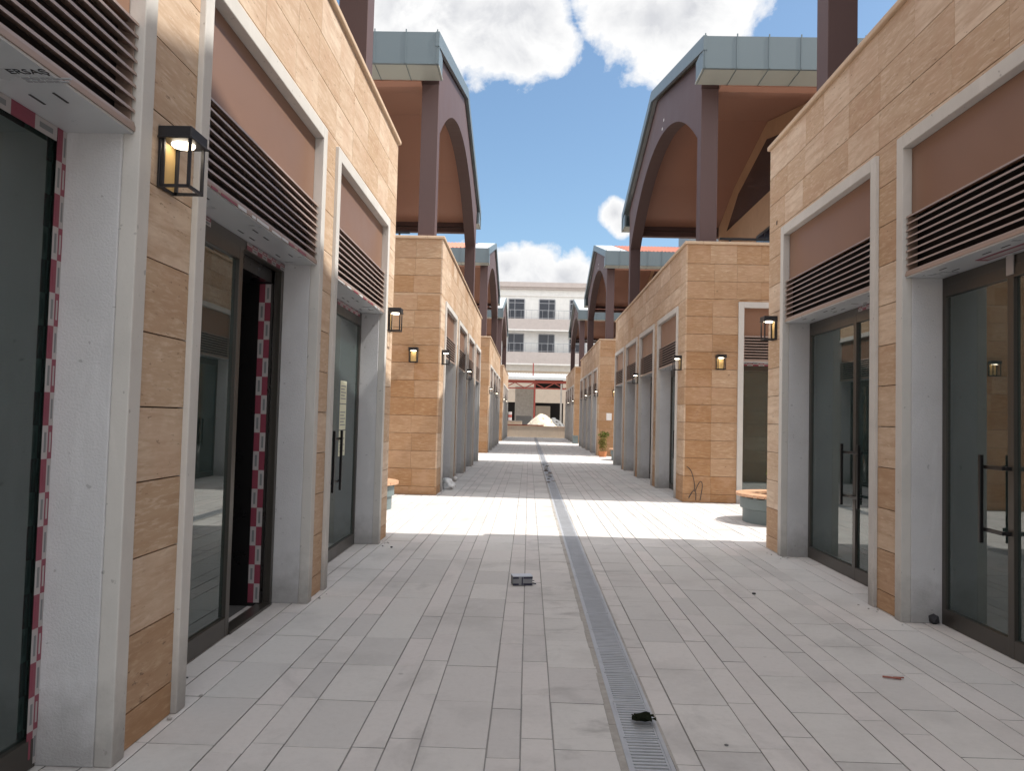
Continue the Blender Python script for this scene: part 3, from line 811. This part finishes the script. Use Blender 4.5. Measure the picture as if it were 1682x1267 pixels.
# round planters with a ring seat, and their plants
def leaf_cloud(mb, c, rx, rz, n, sz, m=0):
    for _ in range(n):
        d = Vector((random.gauss(0, 1), random.gauss(0, 1), random.gauss(0, 1))).normalized() * random.random() ** .45
        p = Vector(c) + Vector((d.x * rx, d.y * rx, d.z * rz))
        u = Vector((random.uniform(-1, 1), random.uniform(-1, 1), random.uniform(-.6, .9))).normalized(); w = u.orthogonal().normalized()
        q = Matrix.Rotation(random.uniform(0, 6.28), 3, u) @ w; k = sz * random.uniform(.6, 1.3)
        mb.sheet([tuple(p - u * k), tuple(p + q * k * .45), tuple(p + u * k), tuple(p - q * k * .45)], [(0, 1, 2, 3)], m, (random.random(),) * 3)
def planter(x, y, label, plabel):
    r = tag(empty('round_bench', (x, y, 0)), label, 'bench', 'round planter benches in the cross streets')
    mb = MB(); mb.lathe([(.52, 0), (.66, 0), (.66, .22), (.70, .23), (.70, .40), (.52, .40)], (0, 0, 0), 56); mb.build('base', M['teal'], r)
    mb = MB()
    for i in range(44):
        t0, t1 = 2 * math.pi * (i + .06) / 44, 2 * math.pi * (i + .94) / 44; tn = (random.random(),) * 3
        v = [(q * math.cos(t), q * math.sin(t), z) for z in (.425, .47) for t in (t0, t1) for q in (.46, .77)]
        mb.add(v, [(0, 1, 3, 2), (4, 6, 7, 5), (0, 2, 6, 4), (1, 5, 7, 3), (0, 4, 5, 1), (2, 3, 7, 6)], 0, tn)
    mb.build('seat', M['wood'], r)
    mb = MB()
    for i in range(22):
        t = 2 * math.pi * i / 22; d = Vector((math.cos(t), math.sin(t), 0)); e = Vector((-d.y, d.x, 0))
        mb.obox(d * .60 + Vector((0, 0, .4125)), d * .11, e * .025, Vector((0, 0, .0122)))
    mb.build('seat_bracket', M['teal'], r)
    mb = MB(); mb.lathe([(.001, .3), (.519, .3), (.519, .36), (.001, .38)], (0, 0, 0), 32); mb.build('soil', M['soil'], r)
    p = tag(empty('flowering_shrub', (x, y, .37)), plabel, 'shrub', 'shrubs in the round planters')
    mb = MB(); leaf_cloud(mb, (0, 0, .38), .30, .33, 420, .045); mb.build('foliage', M['leafg'], p)
    mb = MB(); leaf_cloud(mb, (0, 0, .5), .27, .25, 34, .03); mb.build('flowers', M['flower'], p)
    mb = MB()
    for k in range(7): mb.bar((0, 0, 0), (random.uniform(-.2, .2), random.uniform(-.2, .2), .45), .008, n=6)
    mb.build('stem', M['bark'], p)
planter(4.24, 12.85, 'teal round planter bench with wooden ring seat on the right of the sunlit cross street', 'flowering shrub in the round planter right of the first cross street')
planter(-2.98, 13.2, 'teal round planter bench with wooden ring seat half hidden behind the near left building', 'flowering shrub in the round planter left of the first cross street')
planter(4.07, 31.6, 'dark teal planter bench in the second cross street on the right', 'dark shrub in the planter of the second cross street')
p = tag(empty('potted_plant', (3.30, 34.2, 0)), 'yellow green plant in an orange pot by the third right building', 'potted plant')
mb = MB(); mb.lathe([(.001, 0), (.15, 0), (.19, .22), (.20, .24), (.17, .24), (.15, .2), (.001, .2)], (0, 0, 0), 24); mb.build('pot', M['clay'], p)
mb = MB(); leaf_cloud(mb, (0, 0, .62), .19, .42, 420, .05); mb.build('foliage', M['leafy'], p)
mb = MB(); leaf_cloud(mb, (.05, .1, .98), .26, .16, 160, .05); mb.build('dark_top', M['leafg'], p)
mb = MB(); mb.bar((0, 0, .2), (0, 0, .9), .012); mb.build('stem', M['bark'], p)
mb = MB(); mb.box(3.0, 3.35, 52.0, 52.5, 0, .5); mb.box(2.97, 3.38, 51.97, 52.53, .5, .54)
tag(mb.build('dark_crate', M['teal'], bevel=.01), 'dark crate at the corner of the last right cross street', 'crate')

# ------------------------------------------------------------------ end of the alley
lw = tag(empty('low_wall', (.6, 66.9, 0)), 'low beige stone wall closing the far end of the alley', 'wall')
mb = MB()
x = -9
while x < 9:
    w = random.uniform(1.1, 1.4); mb.box(x + .004, x + w - .004, 0, .25, -.04, .93, 0, (.75, random.random(), .15)); x += w
mb.build('stone_face', M['palestone'], lw)
mb = MB(); mb.box(-9.05, 9.1, -.03, .28, .931, .985); mb.build('coping', M['cope'], lw, bevel=.01)

ab = tag(empty('apartment_building', (0, 90, 0)), 'white three storey apartment building with grey balconies closing the view', 'building')
mb = MB(); mb.box(-26, 27, 0, 12, 7.2, 16.6); mb.build('wall', M['white'], ab)
mb = MB(); mb.box(-26.6, 27.6, -.7, 12.5, 17.0, 17.55); mb.box(-26.4, 27.4, -.5, 12.3, 16.75, 17.0); mb.build('cornice', M['grey'], ab)
mb = MB(); mb.box(-26.05, 27.05, -.18, .0, 16.0, 16.16); mb.box(-26.02, 27.02, -.10, 0, 16.16, 16.75); mb.build('string_course', M['white'], ab)
for z0, z1 in ((13.25, 15.64), (9.35, 11.52)):
    for k in range(-3, 5):
        x0 = -2.68 + 3.59 * k; x1 = x0 + 1.85
        mb = MB(); fw = .045
        mb.box(x0 - .05, x0 + fw, -.05, .02, z0, z1); mb.box(x1 - fw, x1 + .05, -.05, .02, z0, z1); mb.box(x0 + fw, x1 - fw, -.05, .02, z1 - fw, z1 + .05); mb.box(x0 + fw, x1 - fw, -.05, .02, z0, z0 + fw)
        xm = x0 + (.72 if k % 2 == 0 else 1.12); mb.box(xm - .03, xm + .03, -.045, .02, z0 + fw, z1 - fw)
        if z0 > 12: mb.box(x0 + fw, xm - .035, -.045, .02, z1 - .48, z1 - .42); mb.box(xm + .035, x1 - fw, -.045, .02, z1 - .48, z1 - .42)
        w = mb.build('window', M['wframe'], ab)
        mb = MB(); mb.box(x0 + fw, x1 - fw, -.02, -.01, z0 + fw, z1 - fw); mb.build('pane', M['wglass'], w)
for z0, z1 in ((11.9, 13.15), (7.95, 9.3)):
    mb = MB(); mb.box(-26.2, 27.2, -1.4, -1.28, z0, z1, 0); mb.box(-26.2, 27.2, -1.28, -.001, z0 + .02, z0 + .28, 0); mb.box(-26.3, 27.3, -1.46, -1.27, z0 - .12, z0 - .001, 1)
    b = mb.build('balcony', [M['grey'], M['white']], ab)
    mb = MB(); mb.box(-26, 27, -1.36, -1.32, z1 + 1.0, z1 + 1.045); mb.box(-26, 27, -1.355, -1.325, z1 + .12, z1 + .15)
    x = -26
    while x < 27: mb.box(x, x + .025, -1.355, -1.33, z1, z1 + 1.0); x += .62
    mb.build('railing', M['wframe'], b)
mb = MB()                                                     # ground and mezzanine level: piers, beams, openings
mb.box(-26, 27, .3, .5, 6.9, 7.2); mb.box(-26, -.9, .3, .5, 3.5, 6.3); mb.box(.6, 3.9, .3, .5, 3.5, 5.2); mb.box(3.9, 27, .3, .5, 3.5, 6.3); mb.box(-.9, .6, .3, .5, 5.2, 6.9)
for x in (-15, -9, 4.0, 10, 16): mb.box(x, x + .5, .3, .5, 0, 3.5)
mb.box(-26, -.9, .6, .8, 0, .9)
mb.build('ground_floor', M['beige'], ab)
mb = MB(); mb.box(-26, 27, 6, 6.2, 0, 7.1); mb.box(-26, 27, 2.0, 6.0, 6.92, 7.1); mb.build('interior', M['dark'], ab)
mb = MB(); mb.box(.8, 2.6, 4.5, 4.7, 1.2, 3.2); mb.build('inner_partition', M['beige'], ab)
cw = tag(empty('concrete_wall', (-.5, 84, 0)), 'pale grey concrete panel standing behind the red steel shed post', 'wall')
mb = MB(); mb.box(-1.05, .95, 0, .3, 0, 5.1); mb.build('slab', M['conc'], cw, bevel=.02); mb = MB(); mb.box(-.9, .8, -.02, -.001, .6, 1.9); mb.build('stain', M['gravel'], cw)

sh = tag(empty('steel_shed', (.6, 78, 0)), 'red steel framed shed with white corrugated roof beyond the low wall', 'shed')
mb = MB(); v = []; f = []
nx = 150
for i in range(nx + 1):
    x = -11 + 22 * i / nx; dz = .035 if i % 2 else 0
    v += [(x, -.5, 5.72 + dz), (x, 6.0, 6.55 + dz)]
for i in range(nx): f.append((2 * i, 2 * i + 2, 2 * i + 3, 2 * i + 1))
mb.sheet(v, f); mb.box(-11, 11, -.56, -.5, 5.55, 5.80); ro = mb.build('roof', M['zinctop'], sh)
mb = MB()
mb.box(-10.8, 10.8, -.08, .08, 5.22, 5.5); mb.box(-10.8, 10.8, -.06, .06, 4.62, 4.74)
for c0 in range(-10, 11, 2):
    x = c0 - .1
    mb.bar((x, 0, 5.25), (x + 1, 0, 4.7), .05, n=6); mb.bar((x + 1, 0, 4.7), (x + 2, 0, 5.25), .05, n=6)
mb.build('truss', M['redsteel'], sh)
for x in (-8.2, -4.1, -.07, 2.62, 6.6, 9.8):
    mb = MB(); mb.box(x - .09, x + .09, -.09, .09, 0, 5.2); mb.build('post', M['redsteel'] if x < 1 else M['conc'], sh)
mb = MB(); mb.box(-.32, -.2, 2.0, 2.1, 5.8, 7.4); mb.build('red_mast', M['redsteel'], sh)

def heap(name, c, rx, h, m, label, seed):
    r = tag(empty(name, c), label, 'heap'); mb = MB(); v = []; f = []; n = 34; k = 14
    for i in range(k + 1):
        q = i / k
        for j in range(n):
            t = 2 * math.pi * j / n; rr = q * rx * (1 + .18 * mnoise.noise(Vector((math.cos(t) * 1.5, math.sin(t) * 1.5, seed))))
            z = h * (1 - q ** 1.6) * (1 + .12 * mnoise.noise(Vector((math.cos(t) * q * 3, math.sin(t) * q * 3, seed + 5)))) + .05 * mnoise.noise(Vector((t * 4, q * 9, seed)))
            v.append((rr * math.cos(t), rr * math.sin(t), max(z, -.05)))
    for i in range(k):
        for j in range(n): f.append((i * n + j, (i + 1) * n + j, (i + 1) * n + (j + 1) % n, i * n + (j + 1) % n))
    mb.sheet(v, f)
    for q in range(90):
        t = random.uniform(0, 6.28); d = random.random() ** .6
        rocky(mb, (d * rx * math.cos(t), d * rx * math.sin(t), h * (1 - d ** 1.6) * .98), random.uniform(.03, .13), q + seed, sub=1, sq=(1, 1, .8))
    mb.build('stones', m, r)
heap('rubble_heap', (1.25, 73, 0), 2.1, 2.05, M['rubble'], 'pale rubble heap behind the low wall at the alley end', 1)
heap('gravel_heap', (2.45, 74.5, 0), 1.6, 1.75, M['gravel'], 'grey gravel heap right of the pale rubble', 2)
def beam(x, y, z, l, rz, label):
    r = tag(empty('steel_beam', (x, y, z), rz), label, 'beam', 'red beams stacked on the low wall')
    mb = MB(); mb.box(-l / 2, l / 2, -.05, .05, 0, .014); mb.box(-l / 2, l / 2, -.05, .05, .086, .1); mb.box(-l / 2, l / 2, -.006, .006, .014, .086); mb.build('profile', M['redsteel'], r)
beam(-.6, 66.96, .985, 3.0, 0, 'long red steel beam lying on the left of the low wall')
beam(.35, 67.08, .985, 1.9, R(1), 'short red steel beam lying behind the long one on the low wall')
cb = tag(empty('concrete_block', (-1.4, 69, 0)), 'pale concrete block behind the left end of the low wall', 'block')
mb = MB(); mb.box(-.8, .8, -.3, .3, 0, 1.32); mb.build('block', M['beige'], cb, bevel=.02); mb = MB(); mb.box(-.82, .82, -.32, .32, 1.321, 1.4); mb.build('cap', M['conc'], cb)
sp = tag(empty('striped_post', (-1.85, 76, 0)), 'red and white striped post in the dark opening at far left', 'post')
mb = MB()
for k in range(8): mb.lathe([(.001, k * .28), (.17, k * .28), (.17, (k + 1) * .28 - .003), (.001, (k + 1) * .28 - .003)], (0, 0, 0), 16, k % 2)
mb.build('banded_pole', [M['redsteel'], M['twhite']], sp); mb = MB(); mb.lathe([(.001, 0), (.34, 0), (.30, .07), (.18, .08), (.001, .08)], (0, 0, 0), 20); mb.build('base', M['handle'], sp)

def to_mesh(o):
    bpy.context.view_layer.update()
    dg = bpy.context.evaluated_depsgraph_get(); me = bpy.data.meshes.new_from_object(o.evaluated_get(dg))
    n = bpy.data.objects.new(o.name, me); nm = o.name
    for k in o.keys(): 
        if k in ('label', 'category', 'group', 'kind'): n[k] = o[k]
    COL.objects.link(n); n.parent = o.parent; n.location = o.location; n.rotation_euler = o.rotation_euler; n.scale = o.scale
    bpy.data.objects.remove(o); n.name = nm; return n
for nm in ('film_lettering', 'loose_cable'): to_mesh(bpy.data.objects[nm])
# ------------------------------------------------------------------ camera
rt = None
yaw, pit, rol = R(-1.30992478), R(2.44152724), R(1.45897362)
fw = Vector((math.sin(yaw) * math.cos(pit), math.cos(yaw) * math.cos(pit), math.sin(pit)))
r0 = Vector((math.cos(yaw), -math.sin(yaw), 0)); u0 = r0.cross(fw)
cc, ss = math.cos(rol), math.sin(rol)
rt = cc * r0 + ss * u0; up = -ss * r0 + cc * u0
cam = bpy.data.cameras.new('camera'); co = bpy.data.objects.new('camera', cam); COL.objects.link(co)
mw = Matrix((rt, up, -fw)).transposed().to_4x4(); mw.translation = Vector((0, 0, 1.6))
co.matrix_world = mw
cam.sensor_fit = 'HORIZONTAL'; cam.sensor_width = 36; cam.lens = 36 * 1265 / 1682
cam.clip_start = .05; cam.clip_end = 3000
scene.camera = co
def pixdir(x, y):
    d = (x - 841) / 1265 * rt - (y - 633.5) / 1265 * up + fw; return d.normalized()

# ------------------------------------------------------------------ light
EL, AZ = R(55), R(-7)          # azimuth measured from +X, a little behind the camera
S = Vector((math.cos(EL) * math.cos(AZ), math.cos(EL) * math.sin(AZ), math.sin(EL)))
sun = bpy.data.lights.new('sun', 'SUN'); sun.energy = 3.8; sun.angle = R(.55); sun.color = (1, .955, .88)
so = bpy.data.objects.new('sun', sun); COL.objects.link(so); so.rotation_euler = S.to_track_quat('Z', 'Y').to_euler(); so.location = (30, -5, 40)

w = bpy.data.worlds.new('World'); scene.world = w; w.use_nodes = True
t = NT(w)
sky = t.n('ShaderNodeTexSky', sky_type='NISHITA'); sky.sun_disc = False; sky.sun_elevation = EL; sky.sun_rotation = R(97)
sky.air_density = 1.0; sky.dust_density = 1.7; sky.ozone_density = 1.0
gen = t.n('ShaderNodeTexCoord').outputs['Generated']
D = t.n('ShaderNodeVectorMath', operation='NORMALIZE'); t.l(gen, D.inputs[0]); D = D.outputs[0]
blob = None
CL = [(665, 30, .07, 1), (725, 35, .08, 1), (790, 60, .075, 1), (865, 60, .075, 1), (915, 90, .045, .9), (700, -110, .13, .9), (850, -140, .12, .9), (1015, 15, .07, 1), (1075, 40, .085, 1), (1140, 20, .085, 1), (1180, -40, .06, 1), (1050, -90, .10, .9),
      (1010, 350, .024, 1), (1020, 370, .02, .9), (830, 440, .042, 1), (875, 455, .055, 1), (925, 466, .045, .95), (790, 480, .07, 1), (1020, 490, .05, .9)]
for x, y, r, k in CL:
    d = pixdir(x, y - (12 if y < 200 else 0))
    ds = t.n('ShaderNodeVectorMath', operation='DISTANCE'); t.l(D, ds.inputs[0]); ds.inputs[1].default_value = d
    q = t.math('MULTIPLY', t.math('SUBTRACT', 1.0, t.math('DIVIDE', ds.outputs['Value'], r * 1.02)), k)
    blob = q if blob is None else t.math('MAXIMUM', blob, q)
# cloud added across unseen sky as fill light (outside the window between the roofs)
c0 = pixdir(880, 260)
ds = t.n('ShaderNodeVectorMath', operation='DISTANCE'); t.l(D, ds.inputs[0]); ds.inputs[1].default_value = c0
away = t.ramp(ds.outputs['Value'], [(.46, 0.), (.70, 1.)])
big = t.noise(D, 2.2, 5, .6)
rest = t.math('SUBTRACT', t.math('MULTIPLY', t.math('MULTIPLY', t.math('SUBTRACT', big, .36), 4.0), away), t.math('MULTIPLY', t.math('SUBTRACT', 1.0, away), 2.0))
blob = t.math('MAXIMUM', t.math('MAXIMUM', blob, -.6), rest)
n1 = t.noise(D, 9, 9, .62, .3); n2 = t.noise(D, 26, 7, .6)
dens = t.math('ADD', blob, t.math('ADD', t.math('MULTIPLY', t.math('SUBTRACT', n1, .5), 1.5), t.math('MULTIPLY', t.math('SUBTRACT', n2, .5), .7)))
mask = t.ramp(dens, [(.10, 0.), (.22, .6), (.36, 1.)])
shade = t.ramp(t.noise(D, 14, 6, .6, .4), [(.40, 0.), (.58, 1.)])
thick = t.ramp(dens, [(.35, 0.), (1.0, 1.)])
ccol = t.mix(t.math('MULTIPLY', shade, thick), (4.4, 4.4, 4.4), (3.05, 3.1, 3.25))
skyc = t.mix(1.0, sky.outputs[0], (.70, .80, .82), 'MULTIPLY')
ccol = t.mix(away, ccol, (7.4, 7.5, 7.7))        # brighter unseen cloud overhead and behind, added to lift the alley shade
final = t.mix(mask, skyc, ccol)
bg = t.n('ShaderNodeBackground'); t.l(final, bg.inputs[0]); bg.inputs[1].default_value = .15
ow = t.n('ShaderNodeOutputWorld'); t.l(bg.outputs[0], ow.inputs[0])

vs = scene.view_settings; vs.view_transform = 'Standard'; vs.look = 'None'; vs.gamma = 1; vs.exposure = .62
scene.cycles.use_denoising = True
scene.cycles.max_bounces = 10; scene.cycles.diffuse_bounces = 5; scene.cycles.glossy_bounces = 4; scene.cycles.transparent_max_bounces = 12
scene.cycles.sample_clamp_indirect = 6
